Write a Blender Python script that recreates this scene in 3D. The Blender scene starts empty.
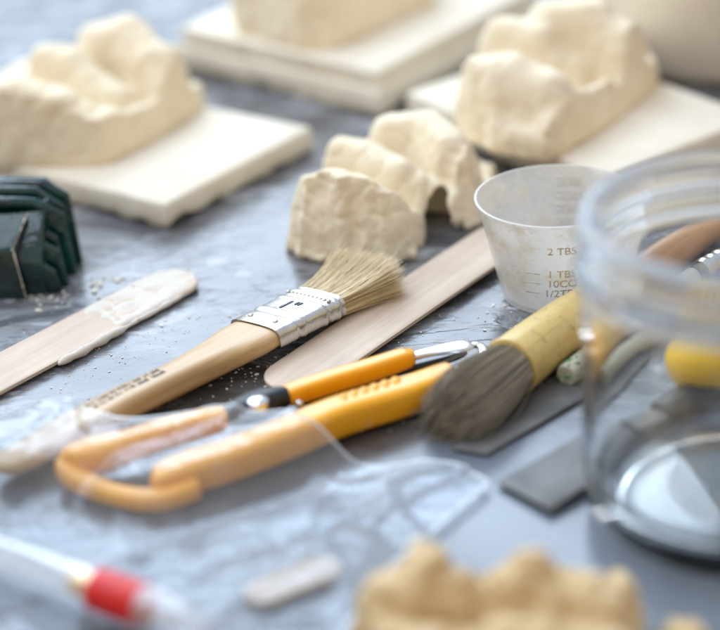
import bpy, bmesh, math, random
from mathutils import Vector, Matrix, noise
random.seed(7)
C = bpy.context.scene.collection
R = math.radians

# ------------------------------------------------------------------ camera
ELEV, FPX, DIST, ROLL = R(26.5), 1900.0, 0.70, R(-4)
CAM = Vector((0, -DIST*math.cos(ELEV), DIST*math.sin(ELEV)))
FW = Vector((0, math.cos(ELEV), -math.sin(ELEV)))
RT0 = Vector((1, 0, 0)); UP0 = RT0.cross(FW)
RT = RT0*math.cos(ROLL) + UP0*math.sin(ROLL)
UP = UP0*math.cos(ROLL) - RT0*math.sin(ROLL)

def at(px, py, z=0.0):
    """point of the horizontal plane at height z that was measured at this photo pixel"""
    d = FW + RT*((px-360)/FPX) - UP*((py-315)/FPX)
    t = (z-CAM.z)/d.z
    return CAM + d*t

# ------------------------------------------------------------------ materials
def new_mat(name):
    m = bpy.data.materials.new(name); m.use_nodes = True
    nt = m.node_tree; nt.nodes.clear()
    out = nt.nodes.new('ShaderNodeOutputMaterial')
    return m, nt, out

class N:
    def __init__(s, nt): s.nt = nt
    def __call__(s, typ, ins=None, **props):
        n = s.nt.nodes.new(typ)
        for k, v in props.items(): setattr(n, k, v)
        for k, v in (ins or {}).items():
            if hasattr(v, 'is_output') or isinstance(v, bpy.types.NodeSocket): s.nt.links.new(v, n.inputs[k])
            else: n.inputs[k].default_value = v
        return n
    def noise(s, vec, scale, detail=4, rough=.55, dist=0):
        return s('ShaderNodeTexNoise', {'Vector': vec, 'Scale': scale, 'Detail': detail, 'Roughness': rough, 'Distortion': dist}).outputs[0]
    def ramp(s, fac, stops):
        n = s('ShaderNodeValToRGB', {'Fac': fac}); cr = n.color_ramp
        while len(cr.elements) < len(stops): cr.elements.new(.5)
        for e, (p, c) in zip(cr.elements, stops):
            e.position = p; e.color = (c, c, c, 1) if isinstance(c, (int, float)) else (*c, 1)
        return n.outputs[0]
    def mix(s, fac, a, b):
        n = s('ShaderNodeMix', data_type='RGBA')
        for sock, v in ((0, fac), (6, a), (7, b)):
            if isinstance(v, bpy.types.NodeSocket): s.nt.links.new(v, n.inputs[sock])
            else: n.inputs[sock].default_value = v if sock == 0 else (*v, 1)
        return n.outputs[2]
    def math(s, op, a, b=0.0):
        n = s('ShaderNodeMath', operation=op)
        for i, v in enumerate((a, b)):
            if isinstance(v, bpy.types.NodeSocket): s.nt.links.new(v, n.inputs[i])
            else: n.inputs[i].default_value = v
        return n.outputs[0]
    def bump(s, h, strength, dist=.001, normal=None):
        ins = {'Height': h, 'Strength': strength, 'Distance': dist}
        if normal: ins['Normal'] = normal
        return s('ShaderNodeBump', ins).outputs[0]
    def schlick(s, f0, normal=None):
        lw = s('ShaderNodeLayerWeight', {'Blend': .5, **({'Normal': normal} if normal else {})}).outputs['Facing']
        return s.math('ADD', s.math('MULTIPLY', s.math('POWER', lw, 5.0), 1-f0), f0)
    def obj(s, scale=(1, 1, 1), rot=(0, 0, 0), loc=(0, 0, 0)):
        tc = s('ShaderNodeTexCoord')
        mp = s('ShaderNodeMapping', {'Vector': tc.outputs['Object'], 'Scale': scale, 'Rotation': rot, 'Location': loc})
        return mp.outputs[0]
    def bsdf(s, **k):
        ins = {}
        for a, v in k.items():
            key = {'color': 'Base Color', 'rough': 'Roughness', 'metal': 'Metallic', 'trans': 'Transmission Weight', 'ior': 'IOR',
                   'normal': 'Normal', 'spec': 'Specular IOR Level', 'coat': 'Coat Weight', 'coat_rough': 'Coat Roughness',
                   'coat_normal': 'Coat Normal', 'alpha': 'Alpha', 'sss': 'Subsurface Weight', 'sheen': 'Sheen Weight'}[a]
            if a == 'color' and not isinstance(v, bpy.types.NodeSocket): v = (*v, 1)
            ins[key] = v
        return s('ShaderNodeBsdfPrincipled', ins)

def simple(name, color, rough=.5, metal=0, bump=0, bscale=400, var=.15, vscale=60, **k):
    m, nt, out = new_mat(name); n = N(nt); v = n.obj()
    f = n.noise(v, vscale, 5)
    c = n.mix(n.ramp(f, [(.3, 0), (.7, 1)]), tuple(x*(1-var) for x in color), tuple(min(1, x*(1+var)) for x in color))
    rr = n.math('ADD', n.math('MULTIPLY', n.noise(v, vscale*3, 4), .16), rough-.08)
    ins = dict(color=c, rough=rr, metal=metal, **k)
    if bump: ins['normal'] = n.bump(n.noise(v, bscale, 5), bump, .0006)
    b = n.bsdf(**ins); nt.links.new(b.outputs[0], out.inputs[0])
    return m

def plaster(name, c1, c2, warm=None):
    m, nt, out = new_mat(name); n = N(nt); v = n.obj()
    f = n.ramp(n.noise(v, 35, 6, .6), [(.35, 0), (.68, 1)])
    c = n.mix(f, c1, c2)
    if warm:
        g = n.ramp(n.noise(v, 75, 4, .6, .6), [(.64, 0), (.74, .75)])
        c = n.mix(g, c, warm)
    pits = n.ramp(n.noise(v, 420, 3, .5), [(.27, 0), (.34, 1)])
    c = n.mix(pits, tuple(x*.72 for x in c1), c)
    h = n.math('ADD', n.math('MULTIPLY', n.noise(v, 160, 6, .65), .8), n.math('MULTIPLY', pits, .25))
    b = n.bsdf(color=c, rough=.88, spec=.25, normal=n.bump(h, .55, .0009))
    nt.links.new(b.outputs[0], out.inputs[0]); return m

def wood(name, c1, c2, along='X', rough=.6, scale=1, dirt=0, dirtc=(.05, .045, .04), coat=0):
    m, nt, out = new_mat(name); n = N(nt)
    s = {'X': (14, 260, 260), 'Y': (260, 14, 260)}[along]
    v = n.obj(tuple(q*scale for q in s)); v0 = n.obj()
    g = n.noise(v, 1.0, 6, .6, .4)
    c = n.mix(n.ramp(g, [(.32, 0), (.7, 1)]), c1, c2)
    # short dark pores along the grain
    p = n.ramp(n.noise(n.obj(tuple(q*scale*(2.2 if i == 0 else 5) for i, q in enumerate(s))), 1, 2), [(.62, 0), (.74, .5)])
    c = n.mix(p, c, tuple(x*.6 for x in c1))
    c = n.mix(n.ramp(n.noise(v0, 55, 5, .6), [(.4, 0), (.75, .35)]), c, tuple(x*.8 for x in c1))
    if dirt:
        c = n.mix(n.ramp(n.noise(v0, 190, 4, .6), [(.55, 0), (.72, dirt)]), c, dirtc)
    b = n.bsdf(color=c, rough=rough, normal=n.bump(g, .22, .0005), coat=coat, coat_rough=.3)
    nt.links.new(b.outputs[0], out.inputs[0]); return m

M = {}
M['plaster'] = plaster('cream plaster', (.80, .69, .50), (.87, .78, .61), (.82, .58, .35))
M['plaster_slab'] = plaster('pale plaster', (.77, .695, .565), (.83, .77, .66))
M['plaster_tan'] = plaster('tan plaster', (.62, .45, .24), (.76, .60, .37), (.70, .44, .22))
M['coating'] = plaster('white plaster smear', (.63, .58, .51), (.71, .67, .60))
M['tub'] = simple('beige tub plastic', (.82, .76, .66), .55, var=.05, bump=.1)
M['stick'] = wood('birch stick', (.52, .40, .30), (.67, .55, .44))
M['handle'] = wood('lacquered beech', (.47, .30, .14), (.66, .465, .25), rough=.45, coat=.2)
M['brown_wood'] = wood('brown wood', (.36, .17, .06), (.50, .26, .10), rough=.45, coat=.3)
M['cream_wood'] = wood('stained cream wood', (.62, .43, .13), (.74, .56, .22), rough=.45, dirt=.55, dirtc=(.16, .12, .06), coat=.2)
M['pale_stick'] = wood('weathered pale stick', (.44, .42, .33), (.60, .57, .46), dirt=.5, dirtc=(.10, .22, .09))
def mat_yellow():
    m, nt, out = new_mat('used orange yellow plastic'); n = N(nt); v = n.obj()
    c = n.mix(n.noise(v, 40, 3), (.90, .375, .004), (.93, .43, .006))
    dust = n.math('MULTIPLY', n.ramp(n.noise(v, 240, 5, .65), [(.60, 0), (.72, 1)]), n.ramp(n.noise(v, 45, 3), [(.45, 0), (.6, 1)]))
    grime = n.ramp(n.noise(n.obj((1, 4, 1), (0, 0, R(25))), 90, 5, .6), [(.58, 0), (.75, .4)])
    c = n.mix(grime, c, (.50, .20, .02)); c = n.mix(n.math('MULTIPLY', dust, .55), c, (.80, .66, .48))
    sc = n.noise(n.obj((30, 500, 500), (0, 0, R(22))), 1, 3)
    b = n.bsdf(color=c, rough=n.math('ADD', n.math('MULTIPLY', dust, .35), n.math('ADD', n.math('MULTIPLY', sc, .22), .18)), coat=.15, coat_rough=.2,
               normal=n.bump(n.math('ADD', sc, n.noise(v, 260, 3)), .08, .0005))
    nt.links.new(b.outputs[0], out.inputs[0]); return m
M['yellow'] = mat_yellow()
M['knob'] = simple('yellow plastic', (.95, .56, .004), .35, var=.05)
M['red'] = simple('red plastic', (.60, .008, .006), .45, var=.06)
M['gold'] = simple('brass', (.80, .52, .17), .3, 1, var=.1)
M['black_metal'] = simple('blackened metal', (.03, .03, .032), .38, .6, var=.3, bump=.15)
M['steel'] = simple('polished steel', (.72, .72, .72), .22, 1, var=.08)
M['satin'] = simple('satin steel', (.14, .135, .13), .5, .35, var=.45, vscale=42, bump=.25, bscale=300)
M['ink'] = simple('black print', (.015, .014, .013), .6, var=.1)
M['green'] = simple('green paint', (.07, .26, .07), .6, var=.5, vscale=700)
M['crumb'] = simple('plaster crumbs', (.82, .76, .66), .9, var=.25, vscale=120)
M['raised_print'] = simple('soiled raised lettering', (.66, .61, .53), .6, var=.35, vscale=300)

def mat_tin():
    m, nt, out = new_mat('tinplate'); n = N(nt); v = n.obj()
    sc = n.noise(n.obj((900, 60, 300)), 1, 4)
    c = n.mix(n.ramp(n.noise(v, 120, 5), [(.45, 0), (.75, .6)]), (.62, .61, .60), (.36, .33, .29))
    b = n.bsdf(color=c, rough=n.math('ADD', n.math('MULTIPLY', sc, .25), .13), metal=1,
               normal=n.bump(n.noise(v, 170, 3), .22, .0012))
    nt.links.new(b.outputs[0], out.inputs[0]); return m
M['tin'] = mat_tin()

def mat_bristle(name, a, b_, scale=900):
    m, nt, out = new_mat(name); n = N(nt)
    g = n('ShaderNodeNewGeometry').outputs['Random Per Island']
    c = n.ramp(g, [(0, a), (.8, b_), (.94, tuple(x*1.15 for x in b_)), (1, tuple(x*.25 for x in a))])
    b = n.bsdf(color=c, rough=.5, spec=.4); nt.links.new(b.outputs[0], out.inputs[0]); return m
M['bristle'] = mat_bristle('hog bristle', (.52, .39, .20), (.80, .66, .42))
M['grey_bristle'] = mat_bristle('grey bristle', (.17, .145, .115), (.60, .54, .45))

def mat_table():
    m, nt, out = new_mat('dark work surface under glossy film'); n = N(nt)
    v = n.obj()
    big = n.noise(v, 9, 4, .5, .5)
    sep = n('ShaderNodeSeparateXYZ', {0: v}); X_, Y_ = sep.outputs[0], sep.outputs[1]
    warp = n.math('MULTIPLY', n.math('SUBTRACT', n.noise(v, 30, 5, .6), .5), 1.5)
    bare_c = at(330, 405)
    ex = n.math('DIVIDE', n.math('SUBTRACT', X_, bare_c.x), .088); ey = n.math('DIVIDE', n.math('SUBTRACT', Y_, bare_c.y), .042)
    rad = n.math('ADD', n.math('ADD', n.math('MULTIPLY', ex, ex), n.math('MULTIPLY', ey, ey)), warp)
    bare = n.ramp(rad, [(.45, 1), (1.0, 0)])                         # patch without film: darker, browner
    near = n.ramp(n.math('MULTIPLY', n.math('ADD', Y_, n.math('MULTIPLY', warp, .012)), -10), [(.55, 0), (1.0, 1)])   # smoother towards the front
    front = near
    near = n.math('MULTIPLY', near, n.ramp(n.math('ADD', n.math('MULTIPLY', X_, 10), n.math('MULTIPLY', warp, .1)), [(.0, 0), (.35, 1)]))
    st = n.noise(n.obj((1, 2.2, 1), (0, 0, R(-12))), 30, 6, .6, .9)
    stain = n.ramp(st, [(.45, 0), (.53, .40), (.58, .15), (.63, 1)])
    fine = n.ramp(n.noise(v, 330, 5, .7), [(.56, 0), (.74, .7)])
    base = n.mix(n.ramp(big, [(.35, 0), (.65, 1)]), (.058, .058, .063), (.118, .124, .140))
    base = n.mix(bare, base, (.050, .044, .040))
    base = n.mix(n.math('MULTIPLY', near, .8), base, (.165, .190, .235))  # window reflection painted into the base as paler blue at the front right
    mask = n.math('MULTIPLY', n.math('MAXIMUM', stain, n.math('MULTIPLY', fine, .5)), n.ramp(n.noise(v, 15, 3), [(.34, .08), (.56, 1)]))
    mask = n.math('MULTIPLY', mask, n.math('SUBTRACT', 1.0, n.math('MAXIMUM', n.math('MULTIPLY', bare, .75), n.math('MULTIPLY', front, .88))))
    c = n.mix(n.math('MULTIPLY', mask, .70), base, (.64, .66, .70))
    # wrinkled film: sharp-edged ripples
    w = n.noise(n.obj((1, 1.5, 1), (0, 0, R(-25))), 36, 2, .5, .9)
    wq = n.noise(n.obj((1, 2.6, 1), (0, 0, R(50))), 44, 2, .5, .4)
    cr1 = n.ramp(n.math('ABSOLUTE', n.math('SUBTRACT', w, .5)), [(0, 1), (.075, 0)])
    cr2 = n.ramp(n.math('ABSOLUTE', n.math('SUBTRACT', wq, .5)), [(0, 1), (.06, 0)])
    ww = n.math('ADD', n.math('MULTIPLY', cr1, .20), n.math('ADD', n.math('MULTIPLY', cr2, .15), n.math('MULTIPLY', n.noise(v, 40, 2), .9)))
    amp = n.ramp(n.noise(v, 13, 2), [(.40, .06), (.58, 1)])
    amp = n.math('MULTIPLY', amp, n.math('SUBTRACT', 1.0, n.math('MAXIMUM', n.math('MULTIPLY', bare, .8), n.math('MULTIPLY', front, .85))))
    h = n.math('ADD', n.math('MULTIPLY', ww, n.math('MULTIPLY', amp, .5)), n.math('MULTIPLY', n.noise(v, 700, 3), .012))
    bmp = n.bump(h, .5, .0026)
    rough = n.math('ADD', n.math('MULTIPLY', mask, .35), n.math('ADD', n.math('MULTIPLY', n.noise(v, 22, 4), .24), .10))
    b = n.bsdf(color=c, rough=rough, spec=.55, normal=bmp)
    nt.links.new(b.outputs[0], out.inputs[0]); return m
M['table'] = mat_table()

def mat_glass():
    m, nt, out = new_mat('clear jar glass'); n = N(nt)
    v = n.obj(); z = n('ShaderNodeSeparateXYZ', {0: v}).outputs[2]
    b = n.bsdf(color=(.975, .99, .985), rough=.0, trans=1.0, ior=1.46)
    # bright reflections on lip and bead painted in as milky white by height, faint smears lower down
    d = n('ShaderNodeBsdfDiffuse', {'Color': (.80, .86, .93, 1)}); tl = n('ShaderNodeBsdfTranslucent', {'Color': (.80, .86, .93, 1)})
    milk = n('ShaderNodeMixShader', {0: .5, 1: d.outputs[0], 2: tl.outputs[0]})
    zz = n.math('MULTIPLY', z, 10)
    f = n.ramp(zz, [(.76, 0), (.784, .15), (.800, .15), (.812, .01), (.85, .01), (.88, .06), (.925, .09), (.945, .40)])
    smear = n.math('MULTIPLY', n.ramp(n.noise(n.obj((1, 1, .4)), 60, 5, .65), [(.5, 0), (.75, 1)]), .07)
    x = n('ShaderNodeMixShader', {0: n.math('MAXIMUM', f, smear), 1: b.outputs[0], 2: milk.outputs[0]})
    nt.links.new(x.outputs[0], out.inputs[0]); return m
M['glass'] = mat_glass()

def mat_clear_tube():
    m, nt, out = new_mat('clear plastic barrel'); n = N(nt)
    v = n.obj()
    t = n('ShaderNodeBsdfTransparent', {'Color': (.93, .95, .97, 1)})
    g = n('ShaderNodeBsdfGlossy', {'Color': (1, 1, 1, 1), 'Roughness': .12, 'Normal': n.bump(n.noise(v, 200, 2), .1, .0005)})
    d = n('ShaderNodeBsdfDiffuse', {'Color': (.75, .78, .80, 1)})
    fr = n.schlick(.16)
    a = n('ShaderNodeMixShader', {0: fr, 1: t.outputs[0], 2: g.outputs[0]})
    b = n('ShaderNodeMixShader', {0: .24, 1: a.outputs[0], 2: d.outputs[0]})
    nt.links.new(b.outputs[0], out.inputs[0]); return m
M['clear'] = mat_clear_tube()

def mat_bag():
    m, nt, out = new_mat('thin clear polythene'); n = N(nt)
    v = n.obj()
    def crease(rot, sc, wd):
        q = n.noise(n.obj((1, 3.2, 1), (0, 0, R(rot))), sc, 2, .5, .3)
        return n.ramp(n.math('ABSOLUTE', n.math('SUBTRACT', q, .5)), [(0, 1), (wd, 0)])
    h = n.math('ADD', n.math('MULTIPLY', crease(25, 16, .03), .16), n.math('ADD', n.math('MULTIPLY', crease(-40, 20, .03), .14), n.math('MULTIPLY', n.noise(v, 38, 2, .5), 1.2)))
    nm = n.bump(h, .40, .004)
    t = n('ShaderNodeBsdfTransparent', {'Color': (.93, .95, .97, 1)})
    g = n('ShaderNodeBsdfGlossy', {'Color': (.8, .86, .95, 1), 'Roughness': .09, 'Normal': nm})
    fr = n.schlick(.06, nm)
    d = n('ShaderNodeBsdfDiffuse', {'Color': (.80, .82, .84, 1)})
    tl = n('ShaderNodeBsdfTranslucent', {'Color': (.80, .82, .84, 1)})
    milk = n('ShaderNodeMixShader', {0: .5, 1: d.outputs[0], 2: tl.outputs[0]})
    hz = n.math('ADD', n.math('MULTIPLY', n.ramp(n.noise(v, 26, 5, .6, .4), [(.46, 0), (.72, 1)]), .24), .12)
    a = n('ShaderNodeMixShader', {0: fr, 1: t.outputs[0], 2: g.outputs[0]})
    b = n('ShaderNodeMixShader', {0: hz, 1: a.outputs[0], 2: milk.outputs[0]})
    nt.links.new(b.outputs[0], out.inputs[0]); return m
M['bag'] = mat_bag()

def mat_cup():
    m, nt, out = new_mat('milky polypropylene'); n = N(nt); v = n.obj()
    dirt = n.math('MAXIMUM', n.ramp(n.noise(v, 85, 7, .7, .5), [(.46, 0), (.64, 1)]), n.ramp(n.noise(v, 420, 2), [(.62, 0), (.68, 1)]))
    col = n.mix(n.math('MULTIPLY', dirt, .8), (.89, .89, .88), (.74, .67, .56))
    d = n('ShaderNodeBsdfDiffuse', {'Color': col})
    tl = n('ShaderNodeBsdfTranslucent', {'Color': col})
    t = n('ShaderNodeBsdfTransparent', {'Color': (.95, .95, .94, 1)})
    g = n('ShaderNodeBsdfGlossy', {'Color': (1, 1, 1, 1), 'Roughness': .3, 'Normal': n.bump(n.noise(v, 220, 4), .25, .0006)})
    fr = n.schlick(.045)
    dd = n('ShaderNodeMixShader', {0: .5, 1: d.outputs[0], 2: tl.outputs[0]})
    a = n('ShaderNodeMixShader', {0: n.math('SUBTRACT', .56, n.math('MULTIPLY', dirt, .40)), 1: dd.outputs[0], 2: t.outputs[0]})
    b = n('ShaderNodeMixShader', {0: n.math('MULTIPLY', fr, .8), 1: a.outputs[0], 2: g.outputs[0]})
    nt.links.new(b.outputs[0], out.inputs[0]); return m
M['cup'] = mat_cup()

def mat_green_wax():
    m, nt, out = new_mat('dark green translucent wax'); n = N(nt); v = n.obj()
    c = n.mix(n.ramp(n.noise(v, 60, 4), [(.4, 0), (.7, 1)]), (.000, .014, .017), (.001, .060, .050))
    b = n.bsdf(color=c, rough=.06, spec=.6, normal=n.bump(n.noise(v, 90, 4), .35, .003))
    nt.links.new(b.outputs[0], out.inputs[0]); return m
M['green_wax'] = mat_green_wax()

# ------------------------------------------------------------------ mesh helpers
def finish(name, verts, faces, mat, parent=None, smooth=35, origin=None, world=True):
    """one mesh object; verts are world coordinates, stored relative to the parent's (or its own) origin"""
    me = bpy.data.meshes.new(name)
    if parent is not None:
        if parent.parent is not None: bpy.context.view_layer.update()
        inv = parent.matrix_world.inverted() if world else Matrix()
        vs = [inv @ Vector(v) for v in verts]
    else:
        o0 = Vector(origin) if origin is not None else Vector((0, 0, 0))
        vs = [Vector(v)-o0 for v in verts]
    me.from_pydata([v[:] for v in vs], [], faces); me.validate()
    bm = bmesh.new(); bm.from_mesh(me); bmesh.ops.recalc_face_normals(bm, faces=bm.faces); bm.to_mesh(me); bm.free()
    if smooth is not None:
        me.polygons.foreach_set('use_smooth', [True]*len(me.polygons))
        me.set_sharp_from_angle(angle=R(smooth))
    if mat: me.materials.append(mat)
    o = bpy.data.objects.new(name, me); C.objects.link(o)
    if parent is not None: o.parent = parent
    elif origin is not None: o.location = origin
    return o

def tag(o, label=None, cat=None, group=None, kind=None):
    for k, v in (('label', label), ('category', cat), ('group', group), ('kind', kind)):
        if v: o[k] = v
    return o

def thing(name, label, cat, mtx, group=None):
    o = bpy.data.objects.new(name, None); C.objects.link(o)
    if not isinstance(mtx, Matrix): mtx = Matrix.Translation(mtx)
    o.matrix_world = mtx; o.empty_display_size = .01
    return tag(o, label, cat, group)

def frame(o, x, up=(0, 0, 1)):
    x = Vector(x).normalized(); y = Vector(up).cross(x).normalized(); z = x.cross(y)
    m = Matrix((x, y, z)).transposed().to_4x4(); m.translation = o
    return m

def merge(*vf):
    V, F = [], []
    for v, f in vf:
        k = len(V); V += list(v); F += [tuple(i+k for i in q) for q in f]
    return V, F

def sweep(pts, hw, hh, n=16, power=2.0, up=(0, 0, 1), caps=True):
    """superellipse section (half width hw across, half height hh along up) swept along a polyline"""
    pts = [Vector(p) for p in pts]; k = len(pts)
    if not isinstance(hw, (list, tuple)): hw = [hw]*k
    if not isinstance(hh, (list, tuple)): hh = [hh]*k
    V, F = [], []
    for i, p in enumerate(pts):
        t = (pts[min(i+1, k-1)]-pts[max(i-1, 0)]).normalized()
        s = t.cross(Vector(up)).normalized(); u = s.cross(t)
        for j in range(n):
            a = 2*math.pi*(j+.5)/n; c, d = math.cos(a), math.sin(a)
            c = math.copysign(abs(c)**(2/power), c); d = math.copysign(abs(d)**(2/power), d)
            V.append(p+s*(hw[i]*c)+u*(hh[i]*d))
    for i in range(k-1):
        for j in range(n):
            F.append((i*n+j, i*n+(j+1) % n, (i+1)*n+(j+1) % n, (i+1)*n+j))
    if caps:
        F.append(tuple(range(n))[::-1]); F.append(tuple((k-1)*n+j for j in range(n)))
    return V, F

def spline(pts, n=8):
    """Catmull-Rom through pts (tuples of any length)"""
    out = []
    P = [pts[0]]+list(pts)+[pts[-1]]
    for i in range(1, len(P)-2):
        for s in range(n):
            t = s/n
            out.append(tuple(.5*((2*b)+(-a+c)*t+(2*a-5*b+4*c-d)*t*t+(-a+3*b-3*c+d)*t**3) for a, b, c, d in zip(P[i-1], P[i], P[i+1], P[i+2])))
    out.append(tuple(pts[-1])); return out

def lathe(profile, n=96, center=(0, 0, 0), close=True):
    V, F = [], []; k = len(profile)
    for (r, z) in profile:
        for j in range(n):
            a = 2*math.pi*j/n; V.append(Vector(center)+Vector((r*math.cos(a), r*math.sin(a), z)))
    rng = range(k if close else k-1)
    for i in rng:
        i2 = (i+1) % k
        for j in range(n): F.append((i*n+j, i*n+(j+1) % n, i2*n+(j+1) % n, i2*n+j))
    return V, F

def prism(poly, z0, z1):
    """vertical prism over a list of (x, y)"""
    k = len(poly)
    def zz(z, i): return z[i] if isinstance(z, (list, tuple)) else z
    V = [Vector((p[0], p[1], zz(z0, i))) for i, p in enumerate(poly)]+[Vector((p[0], p[1], zz(z1, i))) for i, p in enumerate(poly)]
    F = [tuple(range(k))[::-1], tuple(range(k, 2*k))]+[(i, (i+1) % k, (i+1) % k+k, i+k) for i in range(k)]
    return V, F

def bevelled(V, F, w, seg=2, angle=25):
    bm = bmesh.new(); vs = [bm.verts.new(v) for v in V]
    for f in F: bm.faces.new([vs[i] for i in f])
    bmesh.ops.recalc_face_normals(bm, faces=bm.faces)
    es = [e for e in bm.edges if len(e.link_faces) == 2 and e.calc_face_angle(0) > R(angle)]
    bmesh.ops.bevel(bm, geom=es, offset=w, segments=seg, profile=.5, affect='EDGES', clamp_overlap=True)
    bm.verts.index_update()
    out = [v.co.copy() for v in bm.verts], [tuple(v.index for v in f.verts) for f in bm.faces]
    bm.free(); return out

def ellipsoid(c, r, n=14, m=10):
    V = []; F = []
    for i in range(m+1):
        th = math.pi*i/m
        for j in range(n):
            a = 2*math.pi*j/n
            V.append(Vector(c)+Vector((r[0]*math.sin(th)*math.cos(a), r[1]*math.sin(th)*math.sin(a), r[2]*math.cos(th))))
    for i in range(m):
        for j in range(n): F.append((i*n+j, i*n+(j+1) % n, (i+1)*n+(j+1) % n, (i+1)*n+j))
    return V, F

def voxelise(V, F, size, smooth=4, rough=.0005, freq=120, seed=0, keep_base=None):
    """fuse overlapping closed shapes into one skin, soften it and roughen it along the normals"""
    me = bpy.data.meshes.new('shape'); me.from_pydata([tuple(v) for v in V], [], F); me.validate()
    o = bpy.data.objects.new('shape', me); C.objects.link(o)
    md = o.modifiers.new('r', 'REMESH'); md.mode = 'VOXEL'; md.voxel_size = size
    sm = o.modifiers.new('s', 'SMOOTH'); sm.factor = .5; sm.iterations = smooth
    dg = bpy.context.evaluated_depsgraph_get(); ev = o.evaluated_get(dg)
    m2 = bpy.data.meshes.new_from_object(ev)
    vs = [v.co.copy() for v in m2.vertices]; ns = [v.normal.copy() for v in m2.vertices]
    fs = [tuple(p.vertices) for p in m2.polygons]
    off = Vector((seed*3.1, seed*1.7, seed))
    res = []
    for v, nn in zip(vs, ns):
        a = noise.fractal(v*freq+off, 1.0, 2.1, 5)
        b = noise.fractal(v*freq*.28+off, 1.0, 2.0, 2)
        c = 1-abs(noise.noise(v*freq*.55+off))*3.2
        res.append(v+nn*(rough*a+rough*2.0*b-rough*1.3*max(0, c)**3))
    bpy.data.objects.remove(o); bpy.data.meshes.remove(me); bpy.data.meshes.remove(m2)
    return res, fs

def seg_dist(p, a, b):
    d = b-a; t = max(0, min(1, (p-a).dot(d)/max(d.length_squared, 1e-12)))
    return (p-(a+d*t)).length, t

def in_poly(p, poly):
    c = False; j = len(poly)-1
    for i in range(len(poly)):
        a, b = poly[i], poly[j]
        if (a[1] > p[1]) != (b[1] > p[1]) and p[0] < (b[0]-a[0])*(p[1]-a[1])/(b[1]-a[1])+a[0]: c = not c
        j = i
    return c

def relief(foot, lobes, floor, base=0.0, res=.0014, jag=.0012, seed=0, cuts=(), voxel=.0009, smooth=5, rough=.0006, draft=.9, freq=120, slope=9, boxy=3.6, flange=0):
    """cast with rounded ridges: foot = outline (x, y); lobes = [(ridge points (x, y, z), half width)]"""
    xs = [p[0] for p in foot]; ys = [p[1] for p in foot]
    x0, y0 = min(xs)-.004, min(ys)-.004
    nx = int((max(xs)-x0+.004)/res)+1; ny = int((max(ys)-y0+.004)/res)+1
    off = Vector((seed*7.3, seed*2.9, 0))
    H = {}
    for i in range(nx):
        for j in range(ny):
            p = Vector((x0+i*res, y0+j*res, 0))
            q = p+Vector((noise.noise(p*170+off), noise.noise(p*170+off+Vector((9, 4, 2))), 0))*jag
            ins = in_poly(q, foot)
            if not ins and not flange: continue
            ed = min(seg_dist(Vector((q.x, q.y, 0)), Vector((*foot[k][:2], 0)), Vector((*foot[(k+1) % len(foot)][:2], 0)))[0] for k in range(len(foot)))
            if not ins:
                if all(math.hypot(p.x-c[0], p.y-c[1]) > c[2]*1.15 for c in cuts) and ed < flange*(.45+1.1*noise.noise(p*120+off)): H[i, j] = (base+.0026, base)
                continue
            h = floor+.002*noise.noise(p*60+off)
            for ridge, w in lobes:
                best = -1
                for a, b in zip(ridge[:-1], ridge[1:]):
                    d, t = seg_dist(p, Vector((a[0], a[1], 0)), Vector((b[0], b[1], 0)))
                    z = a[2]+(b[2]-a[2])*t
                    f = max(0, 1-(d/w)**boxy)
                    best = max(best, floor+(z-floor)*f**.75)
                h = max(h, best) if abs(h-best) > .003 else max(h, best)+(.003-abs(h-best))*.25
            h = min(h, base+.003+ed*slope) if draft else h
            b0 = base
            for (cx, cy, cr, ch) in cuts:      # arched undercuts at the rim
                d = math.hypot(p.x-cx, p.y-cy)
                if d < cr: b0 = max(b0, base+ch*math.sqrt(1-(d/cr)**2))
            H[i, j] = (h, b0)
    V, F = [], []; top = {}; bot = {}
    for (i, j), (h, b0) in H.items():
        top[i, j] = len(V); V.append(Vector((x0+i*res, y0+j*res, max(h, b0+.002))))
        bot[i, j] = len(V); V.append(Vector((x0+i*res, y0+j*res, b0)))
    cells = {(i, j) for (i, j) in H if all(k in H for k in ((i+1, j), (i, j+1), (i+1, j+1)))}
    for (i, j) in cells:
        a, b, c, d = (i, j), (i+1, j), (i+1, j+1), (i, j+1)
        F.append((top[a], top[b], top[c], top[d])); F.append((bot[d], bot[c], bot[b], bot[a]))
        for e0, e1, nb in ((a, b, (i, j-1)), (b, c, (i+1, j)), (c, d, (i, j+1)), (d, a, (i-1, j))):
            if nb not in cells: F.append((top[e0], bot[e0], bot[e1], top[e1]))
    V, F = voxelise(V, F, voxel, smooth, rough, freq, seed)
    zmin = min(v.z for v in V)
    return [Vector((v.x, v.y, max(base, v.z))) for v in V], F

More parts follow.
